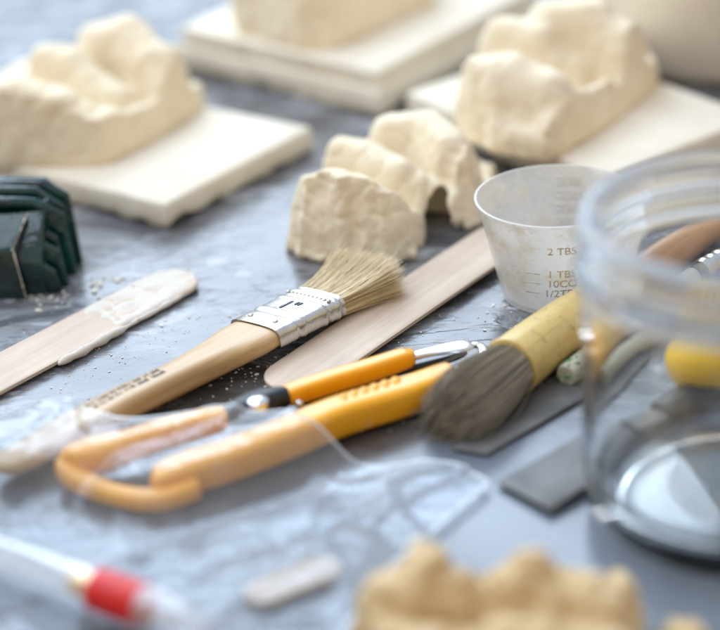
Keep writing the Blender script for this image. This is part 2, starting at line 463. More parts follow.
def slab(poly, z0, z1, seed, chips=.0012, res=.003, rough=.00035):
    """hand-poured plate with a wavering, chipped edge"""
    pts = []
    k = len(poly)
    for i in range(k):
        a, b = Vector((*poly[i][:2], 0)), Vector((*poly[(i+1) % k][:2], 0)); m = max(2, int((b-a).length/res))
        for s in range(m): pts.append(a+(b-a)*(s/m))
    c = sum(pts, Vector())/len(pts); off = Vector((seed*5.5, seed, 2))
    rows = []
    for f, inset in ((0, .0022), (.12, .0007), (.4, 0), (.8, .0001), (.96, .0006), (1, .0014)):
        row = []
        for p in pts:
            d = (c-p).normalized()
            lo = 1-f
            wob = chips*(noise.fractal(p*110+off+Vector((0, 0, f*1.3)), 1, 2, 3))*(.25+1.3*lo*lo)
            zlift = max(0, noise.noise(p*85+off))*.0042*lo*lo*lo
            row.append(p+d*(inset+wob+.0006)+Vector((0, 0, z0+(z1-z0)*f+zlift)))
        rows.append(row)
    n = len(pts); V = [v for r in rows for v in r]; F = []
    for i in range(len(rows)-1):
        for j in range(n): F.append((i*n+j, i*n+(j+1) % n, (i+1)*n+(j+1) % n, (i+1)*n+j))
    F.append(tuple(range(n))[::-1]); F.append(tuple((len(rows)-1)*n+j for j in range(n)))
    return V, F

def px_poly(pts, z): return [at(x, y, z) for x, y in pts]
def px_ridge(pts): return [tuple(at(x, y, z)) for x, y, z in pts]

# ------------------------------------------------------------------ the table
V = [(-3, -1.0, 0), (3, -1.0, 0), (3, .80, 0), (-3, .80, 0)]
v_, f_ = prism([p[:2] for p in V], -.03, 0)
tag(finish('tabletop', v_, f_, M['table'], smooth=None), kind='structure')

# ------------------------------------------------------------------ plaster casts
TH = .0115
# left cast on its plate
P = px_poly([(165, 205), (313, 127), (160, 78), (-60, 150)], TH)
P[2] = P[1]+(P[3]-P[0])*.98
r = thing('plaster_cast', 'cream plaster cast with thick finger-like ridges on a square plate at the left', 'plaster cast', (P[0]+P[2])/2*Vector((1, 1, 0)) if False else Vector(((P[0]+P[2]).x/2, (P[0]+P[2]).y/2, 0)), 'plaster casts mounted on square plates')
v_, f_ = slab(P, 0, TH, 1); finish('base_plate', v_, f_, M['plaster_slab'], r, 50)
def on(pts, z=TH): return [at(x, y, z)[:2] for x, y in pts]
v_, f_ = relief(on([(-60, 125), (-28, 170), (40, 168), (106, 167), (138, 152), (190, 122), (207, 104), (170, 88), (100, 70), (30, 75)]),
    [(px_ridge([(-20, 84, .046), (10, 78, .048), (50, 90, .043), (96, 112, .033)]), .0165),
     (px_ridge([(46, 44, .050), (68, 48, .049), (112, 84, .036)]), .0120),
     (px_ridge([(98, 24, .053), (124, 18, .055), (150, 44, .047), (178, 74, .036)]), .0150),
     (px_ridge([(170, 46, .046), (196, 76, .036)]), .0100),
     (px_ridge([(112, 128, .029), (150, 104, .029), (188, 92, .029)]), .0120)],
    TH+.008, TH-.0005, seed=2, voxel=.0012, res=.0017)
finish('relief', v_, f_, M['plaster'], r, 60)

# middle back plate with a raised relief that runs out of the frame
TB = .022
P = px_poly([(378, 74), (545, -14), (340, -70), (172, 28)], TB)
P[2] = P[1]+(P[3]-P[0])
r = thing('plaster_cast', 'large pale plaster plate with stepped edge and block relief at the back centre', 'plaster cast', Vector(((P[0]+P[2]).x/2, (P[0]+P[2]).y/2, 0)), 'plaster casts mounted on square plates')
v_, f_ = slab(P, 0, .013, 3)
cen = (P[0]+P[2])/2
P2 = [p+(cen-p)*.035 for p in P]
v2, f2 = slab(P2, .0125, TB, 4)
finish('base_plate', *merge((v_, f_), (v2, f2)), M['plaster_slab'], r, 50)
v_, f_ = relief(on([(232, 20), (232, 34), (300, 52), (338, 50), (440, 2), (400, -40), (300, -40), (240, -12)], TB),
    [(px_ridge([(240, -28, .056), (290, -20, .056), (335, -5, .05)]), .019),
     (px_ridge([(330, -50, .058), (380, -50, .056), (420, -25, .05)]), .019)],
    TB+.022, TB-.0005, seed=5, voxel=.0016, res=.0022)
finish('relief', v_, f_, M['plaster'], r, 60)

# right back cast on its plate
TR = .014
P = px_poly([(604, 178), (760, 116), (560, 40), (405, 92)], TR)
P[2] = P[1]+(P[3]-P[0])
r = thing('plaster_cast', 'cream plaster cast with bulky rounded ridges on a plate behind the measuring cup', 'plaster cast', Vector(((P[0]+P[2]).x/2, (P[0]+P[2]).y/2, 0)), 'plaster casts mounted on square plates')
v_, f_ = slab(P, 0, TR, 6); finish('base_plate', v_, f_, M['plaster_slab'], r, 50)
v_, f_ = relief(on([(452, 120), (462, 140), (500, 155), (548, 164), (580, 146), (632, 112), (660, 84), (640, 60), (560, 50), (470, 90)], TR),
    [(px_ridge([(474, 60, .050), (506, 54, .051), (540, 68, .046), (566, 92, .036)]), .0170),
     (px_ridge([(502, 16, .054), (536, 22, .053), (566, 54, .039)]), .0125),
     (px_ridge([(552, 0, .059), (590, -2, .059), (622, 22, .050), (642, 46, .040)]), .0160),
     (px_ridge([(560, 110, .033), (615, 80, .034)]), .0125)],
    TR+.010, TR-.0005, seed=8, voxel=.0014, res=.0018)
finish('relief', v_, f_, M['plaster'], r, 60)

# loose cast in the middle
foot = [p[:2] for p in px_poly([(288, 240), (297, 258), (330, 262), (368, 266), (392, 268), (420, 252), (428, 236), (446, 226), (452, 236), (480, 224), (496, 205), (500, 188), (470, 172), (420, 165), (380, 160), (340, 178)], 0)]
cut = at(436, 226)
v_, f_ = relief(foot,
    [(px_ridge([(302, 178, .032), (330, 172, .035), (354, 176, .035), (384, 194, .0285), (398, 206, .024)]), .0138),
     (px_ridge([(342, 138, .033), (366, 142, .033), (396, 160, .029), (412, 172, .024)]), .0105),
     (px_ridge([(390, 116, .036), (424, 112, .038), (448, 130, .036), (462, 156, .028)]), .0122),
     (px_ridge([(476, 144, .033), (494, 164, .027)]), .0085),
     (px_ridge([(384, 206, .0245), (412, 208, .0235), (436, 192, .0235), (470, 176, .025)]), .0105)],
    .008, 0, seed=11, cuts=[(cut.x, cut.y, .0115, .018)], voxel=.0008, res=.0012, jag=.0028, rough=.00045, freq=170, slope=5, smooth=4, flange=.0042)
c0 = at(390, 225); 
tag(finish('plaster_cast', v_, f_, M['plaster'], None, 60, origin=(c0.x, c0.y, 0)), 'loose cream plaster cast without a plate, ragged edge, beside the flat brush bristles', 'plaster cast')

# tan lump in the foreground
foot = [p[:2] for p in px_poly([(352, 640), (360, 606), (400, 590), (470, 600), (520, 588), (580, 600), (622, 604), (640, 640), (630, 700), (500, 720), (380, 705)], 0)]
v_, f_ = relief(foot,
    [(px_ridge([(392, 574, .026), (428, 549, .032), (450, 566, .027)]), .0105),
     (px_ridge([(508, 570, .027), (532, 551, .031), (550, 578, .025)]), .0078),
     (px_ridge([(598, 574, .026), (614, 578, .025)]), .0088),
     (px_ridge([(375, 628, .021), (450, 632, .020), (540, 622, .020)]), .0100),
     (px_ridge([(560, 632, .017), (640, 626, .015)]), .0080)],
    .008, 0, seed=14, voxel=.0009, res=.0012, jag=.003, rough=.0014, freq=190, smooth=3)
c0 = at(500, 640)
tag(finish('plaster_cast', v_, f_, M['plaster_tan'], None, 60, origin=(c0.x, c0.y, 0)), 'lumpy tan plaster cast in the near foreground, in front of the glass jar', 'plaster cast')

# small tan fragment at the lower right
foot = [p[:2] for p in px_poly([(655, 650), (668, 628), (700, 630), (712, 655), (680, 670)], 0)]
v_, f_ = relief(foot, [(px_ridge([(668, 632, .009), (692, 634, .009)]), .006)], .004, 0, seed=17, voxel=.0007, res=.001, rough=.0006)
c0 = at(684, 645)
tag(finish('plaster_fragment', v_, f_, M['plaster_tan'], None, 60, origin=(c0.x, c0.y, 0)), 'small tan plaster fragment at the lower right below the jar', 'plaster fragment')

# ------------------------------------------------------------------ beige tub at the back right
c0 = at(722, 48); rr = .060
prof = [(.0, .0), (rr-.012, .0), (rr-.006, .0015), (rr-.001, .006), (rr+.004, .03), (rr+.009, .07), (rr+.011, .09), (rr+.009, .0915), (rr+.007, .09), (rr+.001, .03), (rr-.004, .008), (rr-.012, .004), (.0, .004)]
r_ = lathe(spline(prof, 4), 96, (c0.x, c0.y, 0), close=False)
tag(finish('plastic_tub', *r_, M['tub'], None, 40, origin=(c0.x, c0.y, 0)), 'smooth round beige tub cut off by the upper right corner', 'tub')

# ------------------------------------------------------------------ dark green ridged mould
o0 = at(55, 295); 
r = thing('wax_mould', 'dark green glossy moulded block with toothed ridges at the left edge', 'mould', o0)
ax = (at(75, 262)-at(55, 295)); ax.z = 0; ax.normalize()           # away from the camera along the toothed side
ay = Vector((-ax.y, ax.x, 0))                                       # to the left
def gp(a, b, z): return o0+ax*a+ay*b+Vector((0, 0, z))
mm = .001
# body: low front lip, sloping shoulder and high rear block
body = []
prof = [(0, 0), (0, 14), (5, 19), (12, 26), (20, 31), (34, 31), (38, 20), (38, 0)]
lefts = 60
V = [gp(a*mm, .003+0.0015*(z/31), z*mm) for a, z in prof]+[gp(a*mm, lefts*mm, z*mm) for a, z in prof]
k = len(prof)
F = [tuple(range(k)), tuple(range(k, 2*k))[::-1]]+[(i, (i+1) % k, (i+1) % k+k, i+k) for i in range(k)]
v_, f_ = bevelled(V, F, .0012, 3)
finish('body', v_, f_, M['green_wax'], r, 40)
# front wedge facet
V = [gp(-4*mm, 10*mm, 0), gp(-4*mm, 34*mm, 0), gp(12*mm, 34*mm, 0), gp(12*mm, 10*mm, 0), gp(-1*mm, 14*mm, 19*mm), gp(-1*mm, 30*mm, 19*mm), gp(12*mm, 34*mm, 29*mm), gp(12*mm, 10*mm, 29*mm)]
F = [(0, 1, 5, 4), (1, 2, 6, 5), (2, 3, 7, 6), (3, 0, 4, 7), (4, 5, 6, 7), (3, 2, 1, 0)]
v_, f_ = bevelled(V, F, .001, 3); finish('front_facet', v_, f_, M['green_wax'], r, 40)
p0, p1 = gp(-1.4*mm, 13.4*mm, 19.4*mm), gp(-4.2*mm, 10.2*mm, .8*mm)
V, F = sweep([p0.lerp(p1, i/12)+Vector((0, 0, .0002*noise.noise(Vector((i*.9, 0, 0))))) for i in range(13)], [max(.00004, .0006*noise.noise(Vector((i*.9, 3, .4)))+.00015) for i in range(13)], .0002, 8)
p0, p1 = gp(-1.2*mm, 14*mm, 19.4*mm), gp(11.6*mm, 10.2*mm, 29.3*mm)
V, F = merge((V, F), sweep([p0.lerp(p1, i/12) for i in range(13)], [max(.00004, .0006*noise.noise(Vector((i*.9, 7, .4)))+.00015) for i in range(13)], .0002, 8))
finish('dust_line', V, F, M['raised_print'], r, 60)
# teeth down the right side
for i in range(7):
    a = 1+i*5.2; h = [12.5, 18.5, 22, 29.5, 31, 33, 24][i]; jt = [0, 1.2, -.6, 1.6, .2, 1.4, -.4][i]
    V = [gp((a)*mm, 5*mm, 0), gp((a+4.2)*mm, 5*mm, 0), gp((a+3.0)*mm, (-2.2-jt)*mm, 0), gp((a+1.2)*mm, (-2.2-jt)*mm, 0),
         gp(a*mm, 9*mm, (h+2)*mm), gp((a+4.2)*mm, 9*mm, (h+3.5)*mm), gp((a+3.0)*mm, (-.6-jt)*mm, (h-3)*mm), gp((a+1.2)*mm, (-.4-jt)*mm, (h-4)*mm)]
    F = [(0, 1, 5, 4), (1, 2, 6, 5), (2, 3, 7, 6), (3, 0, 4, 7), (4, 5, 6, 7), (3, 2, 1, 0)]
    v_, f_ = bevelled(V, F, .0008, 3); finish('tooth', v_, f_, M['green_wax'], r, 40)
# rounded ribs along the top
for i in range(4):
    a = 17+i*6; z = [30.5, 32.5, 32.5, 31.5][i]
    p = [gp((a)*mm, 6*mm, (z-1.5)*mm), gp((a)*mm, 9*mm, (z+1)*mm), gp((a-1)*mm, 22*mm, (z+1.5)*mm), gp((a-2)*mm, 40*mm, (z+1.5)*mm), gp((a-2)*mm, 58*mm, (z+1)*mm)]
    v_, f_ = sweep(p, [.0012, .002, .0023, .0023, .002], [.001, .002, .0025, .0025, .002], 12, 2.2); finish('rib', v_, f_, M['green_wax'], r, 50)

# ------------------------------------------------------------------ wooden sticks
def stick_mesh(a, b, w, th, z=0.0, zend=None, end=(1, 1), n=12, crook=0):
    a, b = Vector(a), Vector(b); L = (b-a).length; zend = z if zend is None else zend
    ts = []; ws = []
    st = [i/9*w for i in range(10)]
    pos = ([s for s in st] if end[0] else [0, w])+[w+(L-2*w)*i/14 for i in range(1, 14)]+([L-s for s in st[::-1]] if end[1] else [L-w, L])
    P, W = [], []
    for s in pos:
        ww = w
        if end[0] and s < w: ww = w*math.sqrt(max(.02, 1-(1-s/w)**2))
        if end[1] and s > L-w: ww = w*math.sqrt(max(.02, 1-(1-(L-s)/w)**2))
        p = a+(b-a)*(s/L); p.z = th/2+z+(zend-z)*s/L+.0004*math.sin(s/L*3)*crook
        P.append(p); W.append(ww)
    return sweep(P, W, th/2, 16, 7)

A, B = at(-60, 411), at(189, 279)
r = thing('craft_stick', 'pale wooden craft stick at the left, its rounded end smeared with white plaster', 'wooden stick', frame(A, B-A), 'wooden craft sticks')
v_, f_ = stick_mesh(A, B, .0116, .0020, .0012); finish('stick', v_, f_, M['stick'], r, 40)
# plaster coat on the far half and a bead along its near edge
X = (B-A).normalized(); Y = Vector((0, 0, 1)).cross(X); L = (B-A).length
coat = []
W = .0116
prm = []
for i in range(60):
    s = L*.60+(L*.402)*i/59
    w = W*math.sqrt(max(0, 1-max(0, (s-(L-W))/W)**2))
    prm.append((s, w))
V, F = [], []; m = 22
for (s, w) in prm:
    for j in range(m):
        t = -1+2*j/(m-1)
        p = A+X*(s+(.004*noise.noise(Vector((s*90, t*2, 3))) if s < L*.66 else 0))+Y*(t*w*1.03)
        h = .0034+.0008*noise.fractal(Vector((s*130, t*1.6, 1)), 1, 2, 4)
        h -= .0012*max(0, abs(t)-.86)/.14
        h -= .0008*max(0, 1-(s-L*.60)/.003)
        V.append(Vector((p.x, p.y, h)))
for i in range(59):
    for j in range(m-1): F.append((i*m+j, i*m+j+1, (i+1)*m+j+1, (i+1)*m+j))
k = len(V); V += [Vector((v.x, v.y, .0022)) for v in V]
F += [tuple(q+k for q in f[::-1]) for f in F]
edge = [i*m for i in range(60)]+[59*m+j for j in range(1, m)]+[i*m+m-1 for i in range(58, -1, -1)]+[j for j in range(m-2, 0, -1)]
F += [(edge[i], edge[(i+1) % len(edge)], edge[(i+1) % len(edge)]+k, edge[i]+k) for i in range(len(edge))]
bead = []
n0, n1 = at(58, 364, .002), at(187, 293, .002)
pts, ww = [], []
for i in range(40):
    t = i/39; p = n0.lerp(n1, t)-Y*(.0002)
    rad = (.0016 if t < .5 else .0009)*(1+.35*noise.fractal(Vector((t*14, 2, 5)), 1, 2, 3))*min(1, .35+t*14, .35+(1-t)*9)
    if .47 < t < .55: rad *= .7
    pts.append(p+Vector((0, 0, .0004*noise.noise(Vector((t*9, 0, 0)))))); ww.append(rad)
bv = sweep(pts, ww, ww, 14)
vv, ff = merge((V, F), bv)
finish('plaster_smear', vv, ff, M['coating'], r, 60)

A, B = at(277, 394), at(520, 236)
A2 = A
v_, f_ = stick_mesh(A, B, .0122, .0020, .0004, .0030, crook=1)
r = thing('craft_stick', 'clean pale wooden craft stick between the flat brush and the yellow-handled tool', 'wooden stick', frame(A, B-A), 'wooden craft sticks')
finish('stick', v_, f_, M['stick'], r, 40)
A, B = at(247, 604), at(338, 568)
r = thing('craft_stick', 'short stub of pale wooden stick lying under the plastic bag at the bottom', 'wooden stick', frame(A, B-A), 'wooden craft sticks')
v_, f_ = stick_mesh(A, B, .0062, .0022, .0003); finish('stick', v_, f_, M['stick'], r, 40)

# ------------------------------------------------------------------ flat paint brush
TOPZ = .0125
q1, q2, q3, q4 = at(229, 317, .0105), at(279, 329, .0135), at(344, 296, .0135), at(295, 285, .0105)
base = (q1+q2)/2; tip = (q3+q4)/2
Xb = (tip-base).normalized(); side = (q2-q1); side -= Xb*side.dot(Xb); WB = side.length; side.normalize()
nrm = side.cross(Xb)
if nrm.z < 0: nrm = -nrm
mtx = Matrix((Xb, -side, nrm)).transposed().to_4x4()
HT = .0044                                                            # half thickness of the ferrule
mtx.translation = base-nrm*HT
r = thing('paint_brush', 'flat one inch brush with pale bristles, tin ferrule and wooden handle, lying diagonally', 'paint brush', mtx)
bpy.context.view_layer.update()
LF = (tip-base).length; hw = WB/2
endp = mtx.inverted() @ at(-2, 470, .006)
LH = abs(endp.x); yend = endp.y
def loc(name, vf, mat, par=r, smooth=40): return finish(name, *vf, mat, par, smooth, world=False)
# handle
hp = []
prof = [(0, hw*.93, .0038), (-.006, hw*.93, .0040), (-.014, hw*.80, .0043), (-.022, hw*.66, .0046), (-.032, hw*.56, .0048), (-.045, hw*.53, .0048), (-.060, hw*.56, .0046), (-.080, hw*.60, .0042), (-LH*.85, hw*.60, .0036), (-LH*.95, hw*.52, .0030), (-LH*.985, hw*.36, .0022), (-LH, hw*.08, .001)]
pr = spline(prof, 5)
dz = mtx.inverted() @ (mtx.translation*1.0)
P = [Vector((x, yend*(x/-LH)**1.5 if x < 0 else 0, -.0010*math.sin(min(1, -x/.06)*math.pi)*1.0+endp.z*(max(0, -x)/LH)**1.3)) for x, _, _ in pr]
loc('handle', sweep(P, [a for _, a, _ in pr], [b for *_, b in pr], 28, 3.4), M['handle'])
hand_top = lambda x: None
# printed lines on the handle: two rows of tiny strokes
def handle_at(x):
    for i in range(len(P)-1):
        if P[i].x >= x >= P[i+1].x:
            t = (P[i].x-x)/(P[i].x-P[i+1].x); return P[i].lerp(P[i+1], t), pr[i][2]*(1-t)+pr[i+1][2]*t
    return P[-1], pr[-1][2]
V, F = [], []
rnd = random.Random(3)
s0 = mtx.inverted() @ at(163, 374, .010); s1 = mtx.inverted() @ at(92, 406, .010)
for row in range(2):
    x = s0.x
    while x > s1.x:
        st_ = .00125
        for kk in range(rnd.choice((2, 3, 4, 5, 6, 7))):
            p, hh_ = handle_at(x)
            yy = p.y+(.0012 if row == 0 else -.0020)
            z = p.z+hh_+.00008
            hgt = rnd.choice((.0017, .0017, .0023))
            kind = rnd.random()
            rects = [(0, -.00042, 0, hgt)]
            if kind > .25: rects.append((-.00042, -.00096, 0, .00040))
            if kind > .5: rects.append((-.00066, -.00098, 0, .0017))
            if kind > .7: rects.append((-.00042, -.00090, hgt-.00040, hgt))
            for q, (x0, x1, y0, y1) in enumerate(rects):
                b0 = len(V); zz = z+q*.000008
                V += [Vector((x+x0, yy+y0, zz)), Vector((x+x1, yy+y0, zz)), Vector((x+x1, yy+y1, zz)), Vector((x+x0, yy+y1, zz))]
                F.append((b0, b0+1, b0+2, b0+3))
            x -= st_
        x -= .0009
loc('printed_text', (V, F), M['ink'], smooth=None)
# ferrule: rounded box with pressed bands
prof = []
for i in range(49):
    t = i/48; x = t*LF; g = 0
    for c, w, d in ((.30, .025, -.00035), (.38, .02, .00025), (.70, .02, .00035), (.76, .02, -.0004), (.90, .022, .0004), (.955, .015, -.0003)):
        g += d*math.exp(-((t-c)/w)**2)
    prof.append((x, hw+g, HT+g*.9))
P2 = [Vector((a, 0, 0)) for a, _, _ in prof]
P2 = [Vector((prof[0][0]+.0006, 0, 0))]+P2+[Vector((prof[-1][0]-.0006, 0, 0))]
w2 = [prof[0][1]-.0007]+[b for _, b, _ in prof]+[prof[-1][1]-.0007]; h2 = [prof[0][2]-.0007]+[c for *_, c in prof]+[prof[-1][2]-.0007]
fer = loc('ferrule', sweep(P2, w2, h2, 40, 4.2), M['tin'])
# row of pressed dimples near the bristle end
V, F = [], []
for i in range(11):
    y = -hw*.82+hw*1.64*i/10
    V, F = merge((V, F), ellipsoid((LF*.83, y, HT-.0002), (.0010, .0007, .0006), 8, 6))
loc('pressed_row', (V, F), M['tin'], fer, 60)
for s in (-1, 1):
    loc('rivet', ellipsoid((LF*.14, s*hw*.50, HT-.0001), (.0011, .0011, .0007), 14, 8), M['tin'], fer, 60)
def text_mesh(txt, size, depth=.0002, bold=0):
    cu = bpy.data.curves.new('t', 'FONT'); cu.body = txt; cu.size = size; cu.align_x = 'CENTER'; cu.align_y = 'CENTER'; cu.extrude = depth; cu.offset = bold
    o = bpy.data.objects.new('t', cu); C.objects.link(o)
    dg = bpy.context.evaluated_depsgraph_get(); me = bpy.data.meshes.new_from_object(o.evaluated_get(dg))
    out = [v.co.copy() for v in me.vertices], [tuple(p.vertices) for p in me.polygons]
    bpy.data.objects.remove(o); bpy.data.curves.remove(cu); bpy.data.meshes.remove(me); return out
tv, tf = text_mesh('1"', .0092, .00012, .0001)
# reads with the bristles to the right, top of the figure towards the far side
loc('size_mark', ([Vector((LF*.53+v.y, -v.x, HT+.00012+v.z)) for v in tv], tf), M['black_metal'], fer, None)
# bristles
def bristles(count, emit, sides=3, segs=5):
    V, F = [], []
    for _ in range(count):
        pts, rad = emit()
        b0 = len(V); k = len(pts)
        for i, p in enumerate(pts):
            t = (pts[min(i+1, k-1)]-pts[max(0, i-1)]).normalized()
            u = t.cross(Vector((.3, .2, 1))).normalized(); w = t.cross(u)
            rr_ = rad*(1-.65*(i/(k-1))**2)
            for j in range(sides):
                a = 2*math.pi*j/sides; V.append(p+u*(rr_*math.cos(a))+w*(rr_*math.sin(a)))
        for i in range(k-1):
            for j in range(sides): F.append((b0+i*sides+j, b0+i*sides+(j+1) % sides, b0+(i+1)*sides+(j+1) % sides, b0+(i+1)*sides+j))
        F.append(tuple(b0+(k-1)*sides+j for j in range(sides)))
    return V, F
inv = mtx.inverted()
tA = inv @ at(352, 250, .014); tB = inv @ at(392, 284, .010)
rn = random.Random(5)
BL = .034
def emit_flat():
    y = rn.uniform(-1, 1); z = rn.uniform(-1, 1)
    y = math.copysign(abs(y)**.9, y)
    ln = BL*rn.uniform(.82, 1.04)*(1-.10*abs(y)) 
    spread = y*hw*.34+rn.gauss(0, .0012); lift = .0024+z*.0028+(.0016*y)+rn.gauss(0, .0009)
    if rn.random() < .05: spread += rn.gauss(0, .003); lift += abs(rn.gauss(0, .003)); ln *= 1.08
    clump = .0012*noise.noise(Vector((y*9, z*3, 2)))
    pts = []
    for i in range(6):
        t = i/5
        pts.append(Vector((LF-.002+ln*t, y*hw*.9+spread*t**1.4+clump*t*2, z*HT*.78+lift*t*t)))
    return pts, rn.uniform(.00009, .00017)
loc('bristles', bristles(2600, emit_flat), M['bristle'], smooth=80)

# ------------------------------------------------------------------ round brush behind the jar
p_tip, p_fer, p_end = at(438, 424, .006), at(512, 366, .0095), at(740, 190, .010)
Xr = (p_end-p_fer).normalized()
r = thing('round_brush', 'round brush with grey bristles and cream sleeve on brown handle, half behind jar', 'paint brush', frame(p_fer, Xr))
LT = (p_end-p_fer).length
pr = spline([(0, .0098), (.002, .0102), (.012, .0101), (.030, .0096), (.045, .0085), (.056, .0074)], 5)
vf = sweep([Vector((x, 0, 0)) for x, _ in pr], [a for _, a in pr], [a for _, a in pr], 32)
loc('sleeve', vf, M['cream_wood'], r)
loc('sleeve_rim', sweep([Vector((x, 0, 0)) for x in (-.0012, -.0010, 0, .0012, .0016)], [.0092, .0102, .0106, .0104, .0098], [.0092, .0102, .0106, .0104, .0098], 32), M['cream_wood'], r)
pr = spline([(.0555, .0062), (.062, .0072), (.085, .0088), (.12, .0085), (.15, .0070), (.17, .004), (.172, .001)], 6)
loc('handle', sweep([Vector((x, 0, 0)) for x, _ in pr], [a for _, a in pr], [a for _, a in pr], 28), M['brown_wood'], r)
rn2 = random.Random(9)
BR = (p_tip-p_fer).length+.001
droop = (frame(p_fer, Xr).inverted() @ p_tip)
def emit_round():
    a = rn2.uniform(0, 2*math.pi); q = math.sqrt(rn2.random())
    y, z = q*math.cos(a), q*math.sin(a)
    ln = BR*(rn2.uniform(.80, 1.04)-.10*z)*(1-.04*q)
    sp = .0016+rn2.gauss(0, .0012); cl = .0030*noise.noise(Vector((y*5, z*5, 7)))
    if rn2.random() < .06: sp += rn2.gauss(0, .0035)
    pts = []
    for i in range(6):
        t = i/5; sw = .94+.30*math.sin(t*math.pi*.62)-.20*t*t*t
        pts.append(Vector((.002-ln*t, y*.0090*sw+y*sp*t+cl*t+droop.y*t*t*.6, max(-.0090, z*.0086*sw+z*sp*t-.0022*t*t))))
    return pts, rn2.uniform(.00016, .00032)
loc('bristles', bristles(1500, emit_round), M['grey_bristle'], r, 80)

# ------------------------------------------------------------------ measuring cup
cc = Vector((.0735, .007, 0)); CR, CH, CB = .0290, .0395, .0200
r = thing('measuring_cup', 'small milky plastic measuring cup with raised scale and plaster stains', 'measuring cup', cc)
t_ = .0007
prof = [(CB-.0012, .0), (CB, .0008), (CR-.0006, CH-.0012), (CR+.0002, CH-.0008), (CR+.0003, CH), (CR-.0006, CH+.0002), (CR-.0013, CH-.0006), (CB-t_, .0022), (CB-.0020, .0014)]
V, F = lathe(prof, 96, cc)
n = 96; i0 = len(V); V += [cc+Vector((0, 0, .0006)), cc+Vector((0, 0, .0014))]
# open profile ring closed with two discs instead of the last wall strip
F = F[:-n]
F += [(j, i0, (j+1) % n) for j in range(n)]
F += [(8*n+j, 8*n+(j+1) % n, i0+1) for j in range(n)]
finish('cup_wall', V, F, M['cup'], r, 40)
def on_cone(tv, a0, z0, flip=1, out=.00012, tilt=1):
    res = []
    for v in tv:
        z = z0+v.y; rad = CB+(CR-CB)*z/CH
        a = a0+flip*v.x/rad
        rad += out+v.z
        res.append(cc+Vector((rad*math.cos(a), rad*math.sin(a), z)))
    return res
scale_v, scale_f = [], []
front = R(-92)
for txt, z in (('2 TBS', .0290), ('1 TBS', .0190), ('10CC', .0148), ('1/2TBS', .0105)):
    tv, tf = text_mesh(txt, .0043, .00008, .00006)
    scale_v, scale_f = merge((scale_v, scale_f), (on_cone(tv, front+.0, z), tf))
    bar = [Vector((x, y, q)) for q in (-.0001, .0001) for x, y in ((-.0130, -.00018), (-.0078, -.00018), (-.0078, .00018), (-.0130, .00018))]
    if txt != '2 TBS':
        scale_v, scale_f = merge((scale_v, scale_f), (on_cone(bar, front, z), [(0, 1, 2, 3), (7, 6, 5, 4), (0, 1, 5, 4), (1, 2, 6, 5), (2, 3, 7, 6), (3, 0, 4, 7)]))
finish('scale_marks', scale_v, scale_f, M['raised_print'], r, None)
sv, sf = [], []
for txt, z in (('30CC', .0335), ('25CC', .0285), ('20CC', .0235), ('15CC', .0185), ('10CC', .0135)):
    tv, tf = text_mesh(txt, .0042, .00012, .0002)
    sv, sf = merge((sv, sf), (on_cone(tv, R(72), z), tf))
finish('scale_marks', sv, sf, M['raised_print'], r, None)

# ------------------------------------------------------------------ glass jar
jc = Vector((.1085, -.1440, 0)); JR, JH = .0458, .0955
r_out = [(.0, .0030), (.030, .0022), (.036, .0), (.0405, .0006), (.0435, .0035), (.0450, .009), (.0455, .018), (.0455, .055), (.0455, .0744), (.0458, .0765), (.0472, .0778), (.0476, .0791), (.0470, .0802), (.0452, .0810),
         (.0441, .0818), (.0441, .0825), (.0447, .0831), (.0449, .0837), (.0443, .0843), (.0440, .0850), (.0442, .0858), (.0458, .0864), (.0468, .0880), (.0470, .0915), (.0464, .0944), (.0446, .0960), (.0418, .0960)]
r_in = [(.0396, .0948), (.0390, .0925), (.0392, .088), (.0402, .083), (.0412, .079), (.0422, .073), (.0424, .050), (.0424, .018), (.0412, .0120), (.0380, .0085), (.030, .0078), (.015, .0086), (.0, .0090)]
prof = spline(r_out, 3)[:-1]+spline([r_out[-1]]+r_in, 3)
prof = [(max(.00001, a), b) for a, b in prof]
V, F = lathe(prof, 128, jc, close=False)
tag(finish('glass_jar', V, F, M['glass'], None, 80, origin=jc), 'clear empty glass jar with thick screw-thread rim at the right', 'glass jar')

# ------------------------------------------------------------------ things behind and under the jar
a, b = at(566, 376, .0045), at(690, 275, .0045)
r = thing('round_stick', 'pale round stick with green-painted end poking out left of the jar', 'stick', frame(a, b-a))
L = (b-a).length
loc('shaft', sweep([Vector((x, 0, 0)) for x in (0, .0008, L-.001, L)], [.0034, .0040, .0040, .003], [.0034, .0040, .0040, .003], 20), M['pale_stick'], r)
V, F = [], []; rn3 = random.Random(4)
for i in range(46):
    an = rn3.uniform(0, 6.283); x = rn3.uniform(-.0005, .007)**1; 
    q = .0038 if x > .0006 else rn3.uniform(0, .0034)
    V, F = merge((V, F), ellipsoid((max(x, -.0002), q*math.cos(an), q*math.sin(an)), (rn3.uniform(.0004, .0010), rn3.uniform(.0004, .0009), rn3.uniform(.0003, .0006)), 8, 5))
loc('paint_daub', (V, F), M['green'], r, 60)

